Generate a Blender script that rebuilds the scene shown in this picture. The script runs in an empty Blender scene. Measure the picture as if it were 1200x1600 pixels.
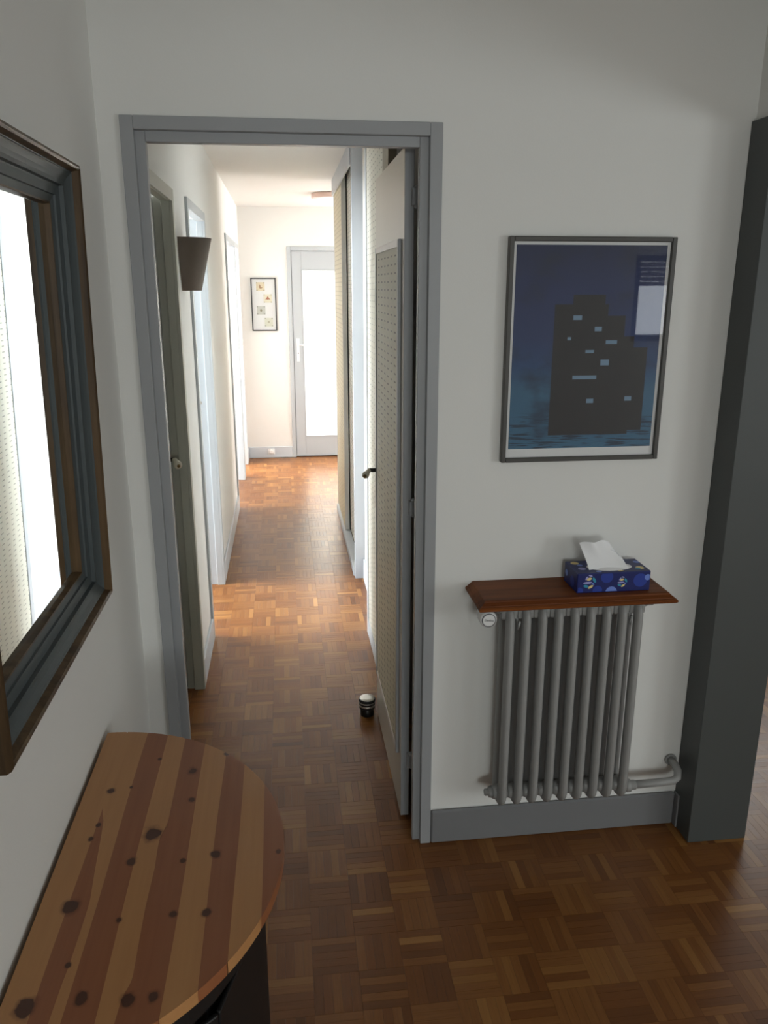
import bpy, bmesh, math, random
from mathutils import Vector, Matrix

random.seed(7)
SC = bpy.context.scene
COL = SC.collection

# ------------------------------------------------------------------ camera
cam_d = bpy.data.cameras.new('camera')
cam_d.sensor_fit = 'VERTICAL'
cam_d.sensor_height = 24.0
cam_d.lens = 24.0 * 1243.0 / 1600.0
cam_d.clip_start = 0.02
cam = bpy.data.objects.new('camera', cam_d)
cam.location = (0, 0, 1.713)
cam.rotation_euler = (math.radians(90 - 15.8), 0, math.radians(-7.0))
COL.objects.link(cam)
SC.camera = cam

# ------------------------------------------------------------------ world, lights, exposure
SC.view_settings.view_transform = 'Standard'
SC.view_settings.look = 'None'
SC.view_settings.exposure = 0.0
SC.view_settings.gamma = 1.0
SC.view_settings.use_curve_mapping = False

W = bpy.data.worlds.new('overcast_sky')
SC.world = W
W.use_nodes = True
W.node_tree.nodes['Background'].inputs[0].default_value = (0.72, 0.85, 1.0, 1)
W.node_tree.nodes['Background'].inputs[1].default_value = 1.2


def area(name, loc, direction, sx, sy, watts, col=(0.9, 0.95, 1.0)):
    d = bpy.data.lights.new(name, 'AREA')
    d.shape = 'RECTANGLE'
    d.size, d.size_y, d.energy, d.color = sx, sy, watts, col
    o = bpy.data.objects.new(name, d)
    o.location = loc
    o.rotation_euler = Vector(direction).to_track_quat('-Z', 'Y').to_euler()
    COL.objects.link(o)
    return o


# daylight at windows and from rooms beyond; added fill sources are marked
area('daylight_living_side', (4.47, -1.2, 1.2), (-1, 0, 0), 1.3, 1.3, 36, (0.95, 1.0, 0.98))
area('added_rear_fill', (0.5, -4.27, 1.5), (0, 1, 0), 1.5, 1.1, 66, (0.95, 1.0, 0.98))  # added source behind the camera, brightens the doorway wall evenly
area('daylight_living_back', (3.4, -2.27, 1.62), (0, 1, 0), 1.05, 0.65, 13)
area('daylight_living_front', (2.9, 4.47, 1.6), (0, -1, 0), 1.4, 1.0, 22, (0.95, 1.0, 0.98))
area('daylight_bedroom', (-3.47, 4.3, 1.6), (1, 0.0, -0.1), 1.3, 1.3, 395, (0.90, 0.96, 1.0))
area('daylight_study', (-3.47, 5.8, 1.5), (1, 0.1, -0.05), 1.3, 1.3, 330, (0.95, 0.97, 1.0))
area('daylight_washroom', (-2.0, 7.6, 1.5), (1, 0, -0.05), 0.5, 1.2, 190, (0.97, 0.98, 1.0))
area('daylight_end_room', (0.5, 10.9, 1.5), (0, -1, 0), 1.6, 1.6, 400, (1.0, 0.985, 0.95))
area('added_side_fill', (3.37, 7.2, 1.5), (-1, 0.15, 0), 1.7, 1.3, 85, (1.0, 0.98, 0.95))  # added source out of view, brightens the far end wall


# ------------------------------------------------------------------ materials
class NT:
    def __init__(self, name):
        self.m = bpy.data.materials.new(name)
        self.m.use_nodes = True
        self.t = self.m.node_tree
        self.b = self.t.nodes['Principled BSDF']
        self.out = self.t.nodes['Material Output']

    def n(self, kind, **kw):
        nd = self.t.nodes.new(kind)
        for k, v in kw.items():
            setattr(nd, k, v)
        return nd

    def l(self, a, b):
        self.t.links.new(a, b)

    def val(self, s, x):
        if hasattr(x, 'is_output') or isinstance(x, bpy.types.NodeSocket):
            self.l(x, s)
        else:
            s.default_value = x

    def math(self, op, a, b=None, c=None, clamp=False):
        nd = self.n('ShaderNodeMath', operation=op)
        nd.use_clamp = clamp
        self.val(nd.inputs[0], a)
        if b is not None:
            self.val(nd.inputs[1], b)
        if c is not None:
            self.val(nd.inputs[2], c)
        return nd.outputs[0]

    def smooth(self, x, lo, hi, a=0.0, b=1.0):
        nd = self.n('ShaderNodeMapRange', interpolation_type='SMOOTHSTEP')
        self.val(nd.inputs[0], x)
        nd.inputs[1].default_value, nd.inputs[2].default_value = lo, hi
        nd.inputs[3].default_value, nd.inputs[4].default_value = a, b
        return nd.outputs[0]

    def mix(self, f, a, b):
        nd = self.n('ShaderNodeMix', data_type='RGBA')
        self.val(nd.inputs[0], f)
        for s, x in ((nd.inputs[6], a), (nd.inputs[7], b)):
            if isinstance(x, tuple):
                s.default_value = (*x[:3], 1)
            else:
                self.l(x, s)
        return nd.outputs[2]

    def coords(self, out='Object', scale=None):
        tc = self.n('ShaderNodeTexCoord')
        if scale is None:
            return tc.outputs[out]
        mp = self.n('ShaderNodeMapping')
        mp.inputs['Scale'].default_value = scale
        self.l(tc.outputs[out], mp.inputs[0])
        return mp.outputs[0]

    def noise(self, vec, scale, detail=3.0, rough=0.5):
        nd = self.n('ShaderNodeTexNoise')
        nd.inputs['Scale'].default_value = scale
        nd.inputs['Detail'].default_value = detail
        nd.inputs['Roughness'].default_value = rough
        if vec is not None:
            self.l(vec, nd.inputs['Vector'])
        return nd.outputs[0]

    def bump(self, h, strength, dist=0.002):
        nd = self.n('ShaderNodeBump')
        nd.inputs['Strength'].default_value = strength
        nd.inputs['Distance'].default_value = dist
        self.l(h, nd.inputs['Height'])
        self.l(nd.outputs[0], self.b.inputs['Normal'])


def lin(r, g, b):
    f = lambda c: (c / 255 / 12.92) if c / 255 <= 0.04045 else ((c / 255 + 0.055) / 1.055) ** 2.4
    return (f(r), f(g), f(b))


def paint(name, col, rough=0.5, var=0.05, bump=0.0, nscale=14.0, metal=0.0, spec=0.5):
    k = NT(name)
    c = k.coords()
    nz = k.noise(c, nscale, 4)
    dark = tuple(x * (1 - var) for x in col)
    lite = tuple(min(1, x * (1 + var)) for x in col)
    k.l(k.mix(nz, dark, lite), k.b.inputs['Base Color'])
    k.b.inputs['Roughness'].default_value = rough
    k.b.inputs['Metallic'].default_value = metal
    k.b.inputs['Specular IOR Level'].default_value = spec
    if bump:
        k.bump(k.noise(c, 220, 2), bump, 0.001)
    return k.m


WALL = paint('wall_paint', (0.80, 0.795, 0.765), 0.75, 0.015, 0.15, 3)
CREAM = paint('cream_wall_paint', (0.785, 0.77, 0.735), 0.75, 0.015, 0.12, 3)
CEIL = paint('ceiling_paint', (0.80, 0.795, 0.765), 0.8, 0.015, 0.1, 3)
GREY = paint('grey_gloss_paint', lin(156, 158, 160), 0.42, 0.03, 0.06, 9)
BASEG = paint('dark_grey_baseboard_paint', lin(124, 125, 127), 0.45, 0.03, 0.05, 9)
GREYL = paint('pale_grey_paint', lin(196, 201, 206), 0.45, 0.02, 0.04, 9)
SLATE = paint('slate_grey_paint', lin(74, 78, 77), 0.5, 0.03, 0.05, 9)
RADP = paint('radiator_enamel', lin(150, 150, 148), 0.45, 0.05, 0.08, 20)
BEIGE = paint('beige_gloss_paint', lin(196, 188, 174), 0.3, 0.05, 0.03, 5)
MOULD = paint('pale_moulding_paint', lin(218, 210, 204), 0.35, 0.02, 0.03, 9)
STILE = paint('pale_stile_paint', lin(226, 224, 218), 0.4, 0.02, 0.03, 9)
FARG = paint('far_grey_gloss_paint', lin(178, 183, 186), 0.45, 0.02, 0.04, 9)
TAUPE = paint('taupe_paint', lin(150, 142, 124), 0.5, 0.03, 0.03, 9)
OLIVE = paint('old_grey_green_paint', lin(172, 172, 160), 0.5, 0.04, 0.05, 9)
BLACKW = paint('black_stain', (0.006, 0.006, 0.0065), 0.5, 0.3, 0.05, 30)
BLACKP = paint('black_lacquer', (0.015, 0.015, 0.016), 0.35, 0.1)
DARKMETAL = paint('dark_metal', (0.03, 0.028, 0.025), 0.4, 0.2, 0, 40, 0.6)
RUBBER = paint('black_rubber', (0.012, 0.012, 0.012), 0.6, 0.2)
STEEL = paint('brushed_steel', (0.62, 0.61, 0.58), 0.35, 0.06, 0, 40, 0.9)
CHROME = paint('satin_chrome', (0.78, 0.78, 0.79), 0.3, 0.03, 0, 30, 0.25)
IVORY = paint('ivory_porcelain', (0.62, 0.58, 0.48), 0.25, 0.08, 0, 60)
BRASS = paint('aged_brass', (0.20, 0.13, 0.05), 0.35, 0.2, 0, 60, 0.8)
WPLAST = paint('white_plastic', (0.80, 0.80, 0.79), 0.35, 0.01)
INKGREY = paint('grey_ink', (0.10, 0.10, 0.11), 0.6, 0.02)
TEAL = paint('charcoal_teal_paint', lin(66, 74, 76), 0.5, 0.07, 0.1, 12)
SHADE = paint('brown_shade_fabric', lin(112, 101, 91), 0.8, 0.06, 0.25, 40)
PICFR = paint('grey_brown_frame', lin(72, 70, 66), 0.4, 0.08, 0.05, 20)
PAPER = paint('white_mount_paper', (0.84, 0.84, 0.83), 0.8, 0.01)
COPPER = paint('pale_copper_rim', (0.78, 0.58, 0.50), 0.35, 0.03)
OPAL = paint('opal_diffuser', (0.9, 0.88, 0.86), 0.4, 0.01)
TISSUE = paint('white_tissue', (0.92, 0.92, 0.93), 0.9, 0.015, 0.3, 30)
NAVY = paint('navy_card', lin(13, 30, 98), 0.4, 0.06, 0, 12)
NAVYL = paint('mid_blue_print', lin(34, 60, 150), 0.4, 0.04)
PERI = paint('periwinkle_print', lin(112, 138, 214), 0.4, 0.04)
AQUA = paint('aqua_print', lin(52, 146, 178), 0.4, 0.04)
YELL = paint('pale_yellow_print', lin(228, 208, 140), 0.4, 0.04)
LILAC = paint('lilac_print', lin(160, 160, 214), 0.4, 0.04)
GAP = paint('floor_underlay', (0.10, 0.055, 0.028), 0.8, 0.1)


def wood(name, a, b, axis=1, rough=0.4, scale=1.0, coat=0.0, attr=None, bump=0.05):
    k = NT(name)
    s = [28 * scale] * 3
    s[axis] = 1.6 * scale
    c = k.coords('Object', tuple(s))
    nz = k.noise(c, 1.0, 6, 0.62)
    wv = k.smooth(nz, 0.32, 0.68)
    k.l(k.mix(wv, a, b), k.b.inputs['Base Color'])
    k.b.inputs['Roughness'].default_value = rough
    k.b.inputs['Coat Weight'].default_value = coat
    k.b.inputs['Specular IOR Level'].default_value = 0.18
    k.bump(nz, bump, 0.001)
    return k.m


BROWNW = wood('walnut_shelf_wood', lin(98, 51, 20), lin(136, 79, 37), 0, 0.5)
RIMW = wood('brown_mirror_rim_wood', lin(60, 46, 31), lin(100, 79, 54), 2, 0.38)


def parquet_mat():
    k = NT('parquet_oak')
    at = k.n('ShaderNodeAttribute', attribute_name='tone')
    dr = k.n('ShaderNodeAttribute', attribute_name='along_y')
    geo = k.n('ShaderNodeNewGeometry')

    def nz(s):
        mp = k.n('ShaderNodeMapping')
        mp.inputs['Scale'].default_value = s
        k.l(geo.outputs['Position'], mp.inputs[0])
        return k.noise(mp.outputs[0], 1.0, 5, 0.6)
    gx, gy = nz((9, 160, 1)), nz((160, 9, 1))
    mx = k.n('ShaderNodeMix', data_type='FLOAT')
    k.l(dr.outputs['Fac'], mx.inputs[0])
    k.l(gx, mx.inputs[2])
    k.l(gy, mx.inputs[3])
    g = mx.outputs[0]
    ramp = k.n('ShaderNodeValToRGB')
    r = ramp.color_ramp
    r.elements[0].color = (*lin(84, 48, 22), 1)
    r.elements[1].color = (*lin(168, 120, 64), 1)
    e = r.elements.new(0.45)
    e.color = (*lin(120, 73, 33), 1)
    f = k.math('MULTIPLY_ADD', g, 0.35, k.math('SUBTRACT', at.outputs['Fac'], 0.17))
    k.l(f, ramp.inputs[0])
    k.l(ramp.outputs[0], k.b.inputs['Base Color'])
    k.l(k.smooth(g, 0.2, 0.8, 0.27, 0.40), k.b.inputs['Roughness'])
    k.b.inputs['Specular IOR Level'].default_value = 0.4
    k.bump(g, 0.06, 0.0006)
    return k.m


PARQ = parquet_mat()


def dashed_paper(name, ground, dash, py, pz, ly, lz, y0=0.0, z0=0.0):
    """cream paper printed with rows of short dashes running along y"""
    k = NT(name)
    geo = k.n('ShaderNodeNewGeometry')
    sp = k.n('ShaderNodeSeparateXYZ')
    k.l(geo.outputs['Position'], sp.inputs[0])
    fy = k.math('FRACT', k.math('DIVIDE', k.math('SUBTRACT', sp.outputs[1], y0), py))
    fz = k.math('FRACT', k.math('DIVIDE', k.math('SUBTRACT', sp.outputs[2], z0), pz))
    my = k.math('LESS_THAN', fy, ly / py)
    mz = k.math('LESS_THAN', fz, lz / pz)
    m = k.math('MULTIPLY', my, mz)
    nz = k.noise(geo.outputs['Position'], 35, 3)
    g = k.mix(nz, tuple(x * 0.95 for x in ground), tuple(min(1, x * 1.04) for x in ground))
    k.l(k.mix(m, g, dash), k.b.inputs['Base Color'])
    k.b.inputs['Roughness'].default_value = 0.55
    k.bump(m, 0.3, 0.0006)
    return k.m


PAPER_NEAR = dashed_paper('dashed_wallpaper', lin(206, 200, 178), lin(118, 110, 90), 0.082, 0.0243, 0.036, 0.0050)
PAPER_FAR = dashed_paper('dashed_wallpaper_far', lin(222, 220, 208), lin(160, 160, 150), 0.070, 0.0243, 0.030, 0.0046)
PAPER_WARM = dashed_paper('dashed_wallpaper_warm', lin(212, 200, 168), lin(180, 166, 134), 0.090, 0.030, 0.060, 0.007)


def pine_mat():
    KN = [(-.384, .918, 1.6), (-.31, .926, 1.0), (-.369, 1.106, 1.5), (-.367, 1.41, .8), (-.267, 1.269, 1.8),
          (-.291, 1.2, .9), (-.214, 1.46, 1.1), (-.207, 1.362, .8), (-.148, 1.202, 1.0), (-.205, 1.069, .8),
          (-.152, 1.065, .8), (-.287, 1.066, .6), (-.151, 1.513, .7), (-.06, 1.4, 1.0), (-.203, 1.191, .5),
          (-.374, 1.268, .6), (-.369, 1.307, .5), (-.04, 1.195, .5), (-.212, .918, .9), (-.246, .916, 1.1),
          (-.195, 1.569, .5), (-.33, 1.418, .4), (-.288, 1.511, .5), (-.344, .987, .5)]
    k = NT('laminated_pine')
    at = k.n('ShaderNodeAttribute', attribute_name='tone')
    geo = k.n('ShaderNodeNewGeometry')
    mp = k.n('ShaderNodeMapping')
    mp.inputs['Scale'].default_value = (70, 3.0, 40)
    k.l(geo.outputs['Position'], mp.inputs[0])
    g = k.noise(mp.outputs[0], 1.0, 5, 0.6)
    warp = k.noise(geo.outputs['Position'], 55, 2)
    light = k.mix(g, lin(172, 120, 74), lin(192, 142, 92))
    red = k.mix(g, lin(134, 80, 50), lin(160, 102, 66))
    c = k.mix(at.outputs['Fac'], light, red)
    sp = k.n('ShaderNodeSeparateXYZ')
    k.l(geo.outputs['Position'], sp.inputs[0])
    core = ring = None
    for (x, y, s) in KN:
        dx = k.math('MULTIPLY', k.math('SUBTRACT', sp.outputs[0], x), 1.0)
        dy = k.math('MULTIPLY', k.math('SUBTRACT', sp.outputs[1], y), 0.8)
        d = k.math('SQRT', k.math('ADD', k.math('MULTIPLY', dx, dx), k.math('MULTIPLY', dy, dy)))
        d = k.math('DIVIDE', d, 0.0085 * s)
        core = d if core is None else k.math('MINIMUM', core, d)
    d = k.math('ADD', core, k.math('MULTIPLY_ADD', warp, 1.3, -0.65))
    c = k.mix(k.smooth(d, 0.9, 1.5, 0.5, 0.0), c, lin(92, 50, 30))
    c = k.mix(k.smooth(d, 0.78, 1.0, 1.0, 0.0), c, lin(78, 44, 29))
    k.l(c, k.b.inputs['Base Color'])
    k.b.inputs['Roughness'].default_value = 0.38
    k.bump(g, 0.05, 0.0005)
    return k.m


PINE = pine_mat()


def glass_pane(name, tint=(1, 1, 1), f0=0.06):
    k = NT(name)
    tr = k.n('ShaderNodeBsdfTransparent')
    tr.inputs[0].default_value = (*tint, 1)
    gl = k.n('ShaderNodeBsdfGlossy')
    gl.inputs['Roughness'].default_value = 0.02
    fr = k.n('ShaderNodeFresnel')
    fr.inputs['IOR'].default_value = 1.5
    f = k.math('MULTIPLY_ADD', fr.outputs[0], 0.5, 0.0, clamp=True)
    mx = k.n('ShaderNodeMixShader')
    k.l(f, mx.inputs[0])
    k.l(tr.outputs[0], mx.inputs[1])
    k.l(gl.outputs[0], mx.inputs[2])
    k.l(mx.outputs[0], k.out.inputs[0])
    return k.m


GLASS = glass_pane('clear_glass')


def frosted():
    k = NT('frosted_glass')
    d = k.n('ShaderNodeBsdfTranslucent')
    d.inputs[0].default_value = (0.93, 0.93, 0.91, 1)
    k.b.inputs['Base Color'].default_value = (0.85, 0.86, 0.85, 1)
    k.b.inputs['Roughness'].default_value = 0.35
    nz = k.noise(k.coords(), 160, 2)
    k.bump(nz, 0.2, 0.001)
    mx = k.n('ShaderNodeMixShader')
    mx.inputs[0].default_value = 0.75
    k.l(k.b.outputs[0], mx.inputs[1])
    k.l(d.outputs[0], mx.inputs[2])
    k.l(mx.outputs[0], k.out.inputs[0])
    return k.m


FROST = frosted()


def mirror_mat():
    k = NT('silvered_glass')
    k.b.inputs['Base Color'].default_value = (0.88, 0.91, 0.90, 1)
    k.b.inputs['Metallic'].default_value = 1.0
    k.b.inputs['Roughness'].default_value = 0.0
    k.l(k.mix(k.noise(k.coords(), 2.0), (0.86, 0.90, 0.89), (0.88, 0.91, 0.90)), k.b.inputs['Base Color'])
    return k.m


MIRROR = mirror_mat()


def print_mat():
    """a plain night view in blues: cloudy sky, a dark block by pale teal water"""
    k = NT('night_blue_print')
    tc = k.n('ShaderNodeTexCoord')
    sp = k.n('ShaderNodeSeparateXYZ')
    k.l(tc.outputs['Object'], sp.inputs[0])     # origin: print centre, metres
    x, z = sp.outputs[0], sp.outputs[2]
    cl = k.noise(k.coords('Object', (6, 1, 9)), 1.0, 4, 0.55)
    base = k.n('ShaderNodeValToRGB')
    r = base.color_ramp
    r.elements[0].color = (*lin(56, 108, 140), 1)
    r.elements[1].color = (*lin(18, 32, 74), 1)
    for p, c in ((0.30, lin(54, 102, 134)), (0.42, lin(38, 74, 120)), (0.55, lin(36, 56, 104)), (0.78, lin(30, 46, 94))):
        e = r.elements.new(p)
        e.color = (*c, 1)
    k.l(k.math('MULTIPLY_ADD', z, 1 / 0.552, 0.5), base.inputs[0])
    c = k.mix(k.smooth(cl, 0.48, 0.70, 0, 0.75), base.outputs[0], lin(22, 32, 58))
    # water ripples in the lowest fifth
    rip = k.noise(k.coords('Object', (14, 1, 190)), 1.0, 3)
    low = k.smooth(z, -0.20, -0.16, 1, 0)
    c = k.mix(k.math('MULTIPLY', low, k.smooth(rip, 0.5, 0.6)), c, lin(28, 54, 76))

    def box(cx, cz, hw, hh, s=0.0015):
        ax = k.math('SUBTRACT', k.math('ABSOLUTE', k.math('SUBTRACT', x, cx)), hw)
        az = k.math('SUBTRACT', k.math('ABSOLUTE', k.math('SUBTRACT', z, cz)), hh)
        return k.smooth(k.math('MAXIMUM', ax, az), -s, s, 1, 0)

    def union(items):
        m = None
        for b in items:
            q = box(*b)
            m = q if m is None else k.math('MAXIMUM', m, q)
        return m
    # plain stepped mass of flat-roofed blocks
    mass = union([(0.02, -0.10, 0.115, 0.135), (0.145, -0.11, 0.03, 0.115), (-0.02, 0.06, 0.075, 0.06),
                  (0.055, 0.045, 0.05, 0.045), (0.0, 0.125, 0.045, 0.02)])
    nz = k.noise(k.coords('Object', (30, 1, 30)), 1.0, 3)
    c = k.mix(mass, c, k.mix(nz, lin(24, 24, 28), lin(44, 40, 42)))
    lights = union([(-0.03, 0.085, 0.012, 0.006, .001), (0.03, 0.055, 0.010, 0.006, .001), (0.07, 0.02, 0.016, 0.005, .001),
                    (0.01, -0.005, 0.012, 0.004, .001), (0.055, -0.035, 0.012, 0.008, .001), (0.0, -0.075, 0.034, 0.005, .001),
                    (0.02, -0.14, 0.010, 0.006, .001), (0.13, -0.135, 0.010, 0.006, .001), (-0.05, 0.03, 0.005, 0.004, .001)])
    c = k.mix(lights, c, lin(120, 150, 176))
    k.l(c, k.b.inputs['Base Color'])
    k.b.inputs['Roughness'].default_value = 0.6
    return k.m


PRINT = print_mat()


# ------------------------------------------------------------------ mesh helpers
def bm_box(bm, x0, x1, y0, y1, z0, z1, bev=0.0, seg=2, mi=0):
    vs = [bm.verts.new((x, y, z)) for x in (x0, x1) for y in (y0, y1) for z in (z0, z1)]
    q = [(0, 1, 3, 2), (4, 6, 7, 5), (0, 4, 5, 1), (2, 3, 7, 6), (0, 2, 6, 4), (1, 5, 7, 3)]
    fs = [bm.faces.new([vs[i] for i in f]) for f in q]
    for f in fs:
        f.material_index = mi
    if bev > 0:
        es = list({e for f in fs for e in f.edges})
        bmesh.ops.bevel(bm, geom=es, offset=bev, segments=seg, affect='EDGES', profile=0.5)
    return fs


def bm_lathe(bm, prof, n=24, axis='Z', c=(0, 0, 0), mi=0, cap=True):
    """profile [(radius, height)] turned about an axis through c"""
    rings = []
    for r, h in prof:
        ring = []
        for i in range(n):
            a = 2 * math.pi * i / n
            p = (r * math.cos(a), r * math.sin(a), h)
            if axis == 'Y':
                p = (p[0], h, -p[1])
            elif axis == 'X':
                p = (h, p[0], p[1])
            ring.append(bm.verts.new(Vector(p) + Vector(c)))
        rings.append(ring)
    for a, b in zip(rings, rings[1:]):
        for i in range(n):
            f = bm.faces.new((a[i], a[(i + 1) % n], b[(i + 1) % n], b[i]))
            f.material_index = mi
            f.smooth = True
    if cap:
        for ring, flip in ((rings[0], True), (rings[-1], False)):
            f = bm.faces.new(ring[::-1] if flip else ring)
            f.material_index = mi
    bmesh.ops.recalc_face_normals(bm, faces=bm.faces)


def bm_tube(bm, pts, r, n=12, closed=False, rx=None, mi=0):
    """tube along points; r radius (rx optional second radius along world X)"""
    pts = [Vector(p) for p in pts]
    rings = []
    m = len(pts)
    last = None
    for i, p in enumerate(pts):
        a = pts[(i - 1) % m] if (closed or i > 0) else p
        b = pts[(i + 1) % m] if (closed or i < m - 1) else p
        t = (b - a).normalized()
        ref = Vector((1, 0, 0)) if abs(t.x) < 0.9 else Vector((0, 0, 1))
        if last is not None and not closed:
            ref = last
        u = (ref - t * ref.dot(t)).normalized()
        last = u
        v = t.cross(u)
        ru = rx if (rx and abs(t.x) < 0.9) else r
        rings.append([bm.verts.new(p + u * ru * math.cos(2 * math.pi * j / n) + v * r * math.sin(2 * math.pi * j / n)) for j in range(n)])
    rng = range(m) if closed else range(m - 1)
    for i in rng:
        a, b = rings[i], rings[(i + 1) % m]
        for j in range(n):
            f = bm.faces.new((a[j], a[(j + 1) % n], b[(j + 1) % n], b[j]))
            f.smooth = True
            f.material_index = mi
    if not closed:
        bm.faces.new(rings[0][::-1])
        bm.faces.new(rings[-1])
    bmesh.ops.recalc_face_normals(bm, faces=bm.faces)


def obj(name, bm, mats, parent=None, origin=None):
    me = bpy.data.meshes.new(name)
    if origin is not None:
        bmesh.ops.translate(bm, verts=bm.verts, vec=-Vector(origin))
    bm.to_mesh(me)
    bm.free()
    for m in (mats if isinstance(mats, (list, tuple)) else [mats]):
        me.materials.append(m)
    o = bpy.data.objects.new(name, me)
    COL.objects.link(o)
    if origin is not None:
        o.location = origin
    if parent is not None:
        o.parent = parent
        o.matrix_parent_inverse = Matrix.Translation(-parent.location) if parent.parent is None and parent.rotation_euler[:] == (0, 0, 0) else world_of(parent).inverted()
    return o


def world_of(o):
    m = Matrix.LocRotScale(o.location, o.rotation_euler, o.scale)
    if o.parent:
        return world_of(o.parent) @ o.matrix_parent_inverse @ m
    return m


def boxes(name, bl, mats, parent=None, bev=0.0, origin=None):
    bm = bmesh.new()
    for b in bl:
        bm_box(bm, *b[:6], bev=bev, mi=(b[6] if len(b) > 6 else 0))
    return obj(name, bm, mats, parent, origin)


def struct(o, label):
    o['kind'] = 'structure'
    o['label'] = label
    return o


def thing(name, label, cat, loc, group=None):
    o = bpy.data.objects.new(name, None)
    o.empty_display_size = 0.05
    o.location = loc
    COL.objects.link(o)
    o['label'] = label
    o['category'] = cat
    if group:
        o['group'] = group
    return o


def tag(o, label, cat, group=None):
    o['label'] = label
    o['category'] = cat
    if group:
        o['group'] = group
    return o


# ------------------------------------------------------------------ dimensions
XL = -0.427         # hall left wall
YW = 2.138          # wall with the doorway
XC = -0.41          # passage left wall
XS = 1.235          # stub of the right wall
H = 2.455
YE = 8.217          # end wall of the passage
T = 0.10

# ------------------------------------------------------------------ floor
floor = boxes('floor', [(-3.6, 4.5, -4.3, 11.0, -0.06, -0.004)], GAP)
struct(floor, 'brown oak parquet floor of small strips laid in basket-weave squares')

S, N = 0.118, 5          # square size, strips per square
SW = S / N
CH = 0.0002              # chamfer / half joint


def strip_verts(x0, x1, y0, y1, dz, tx, ty):
    zt = dz
    a = CH
    top = [(x0 + a, y0 + a), (x1 - a, y0 + a), (x1 - a, y1 - a), (x0 + a, y1 - a)]
    cx, cy = (x0 + x1) / 2, (y0 + y1) / 2
    vt = [(x, y, zt + tx * (x - cx) + ty * (y - cy)) for x, y in top]
    vb = [(x0 + .0001, y0 + .0001, -.004), (x1 - .0001, y0 + .0001, -.004), (x1 - .0001, y1 - .0001, -.004), (x0 + .0001, y1 - .0001, -.004)]
    fc = [(0, 1, 2, 3), (4, 5, 1, 0), (5, 6, 2, 1), (6, 7, 3, 2), (7, 4, 0, 3)]
    return vt + vb, fc


def strip_mesh(name, recs):
    vs, fs, tone, al = [], [], [], []
    for (x0, x1, y0, y1, ty, t, dz, tx, tyy) in recs:
        v, f = strip_verts(x0, x1, y0, y1, dz, tx, tyy)
        b = len(vs)
        vs += v
        fs += [tuple(i + b for i in q) for q in f]
        tone += [t] * 5
        al += [ty] * 5
    me = bpy.data.meshes.new(name)
    me.from_pydata(vs, [], fs)
    a = me.attributes.new('tone', 'FLOAT', 'FACE')
    a.data.foreach_set('value', tone)
    a = me.attributes.new('along_y', 'FLOAT', 'FACE')
    a.data.foreach_set('value', al)
    me.materials.append(PARQ)
    return me


recs = []
rng = random.Random(3)
ix0, ix1 = int(-1.3 / S) - 1, int(4.4 / S) + 1
iy0, iy1 = int(-2.2 / S) - 1, int(8.3 / S) + 1
for i in range(ix0, ix1):
    for j in range(iy0, iy1):
        x0, y0 = i * S + 0.02, j * S + 0.01
        if (y0 > 4.4 and x0 > 3.0) or (y0 < 2.1 and x0 < XL - 0.15):
            continue
        along = float((i + j) % 2)
        sq = rng.gauss(0, 0.07)
        for q in range(N):
            t = min(1.0, max(0.0, 0.46 + sq + rng.gauss(0, 0.085) + (0.26 if rng.random() < 0.05 else 0)))
            if along:
                r = (x0 + q * SW, x0 + (q + 1) * SW, y0, y0 + S)
            else:
                r = (x0, x0 + S, y0 + q * SW, y0 + (q + 1) * SW)
            recs.append((*r, along, t, rng.uniform(-.00008, .00008), rng.uniform(-.0022, .0022), rng.uniform(-.0022, .0022)))


def near_key(r):
    cx, cy = (r[0] + r[1]) / 2, (r[2] + r[3]) / 2
    seen = (cy > 0.93 and cx > 0.0 - 0.22 * max(0, cy - 1.3) and cx < 0.42 + 0.42 * cy)
    return (0 if seen else 1, math.hypot(cx - 0.0, cy))


recs.sort(key=near_key)
shapes = {}
for r in recs[:300]:
    key = (int(r[4]), min(7, int(r[5] * 8)), rng.randrange(2))
    if key not in shapes:
        L, Wd = (SW, S) if key[0] else (S, SW)
        shapes[key] = strip_mesh('parquet_strip', [(-L / 2, L / 2, -Wd / 2, Wd / 2, r[4], (key[1] + .5) / 8, 0, r[7], r[8])])
    o = bpy.data.objects.new('parquet_strip', shapes[key])
    o.location = ((r[0] + r[1]) / 2, (r[2] + r[3]) / 2, r[6])
    o.parent = floor
    COL.objects.link(o)
rest = bpy.data.objects.new('parquet_field', strip_mesh('parquet_field', recs[300:]))
rest['kind'] = 'stuff'
rest.parent = floor
COL.objects.link(rest)

# ------------------------------------------------------------------ room shell
def wall_hole(name, label, axis, c, t, a0, a1, z0, z1, hole):
    """wall across an axis ('X' or 'Y') at c..c+t, spanning a0..a1, one rectangular hole"""
    h0, h1, k0, k1 = hole
    parts = [(a0, h0, z0, z1), (h1, a1, z0, z1), (h0, h1, z0, k0), (h0, h1, k1, z1)]
    bl = []
    for p, q, r, s in parts:
        if q - p < 1e-4 or s - r < 1e-4:
            continue
        bl.append((c, c + t, p, q, r, s) if axis == 'X' else (p, q, c, c + t, r, s))
    return struct(boxes(name, bl, WALL), label)


struct(boxes('ceiling', [(-3.6, 4.5, -4.3, 11.0, H, H + 0.06)], CEIL), 'flat white ceiling over hall and passage')
struct(boxes('wall_left', [(XL - 0.12, XL, -1.3, YW + T, 0, H)], WALL), 'plain white wall behind the mirror and half-round table')
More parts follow.
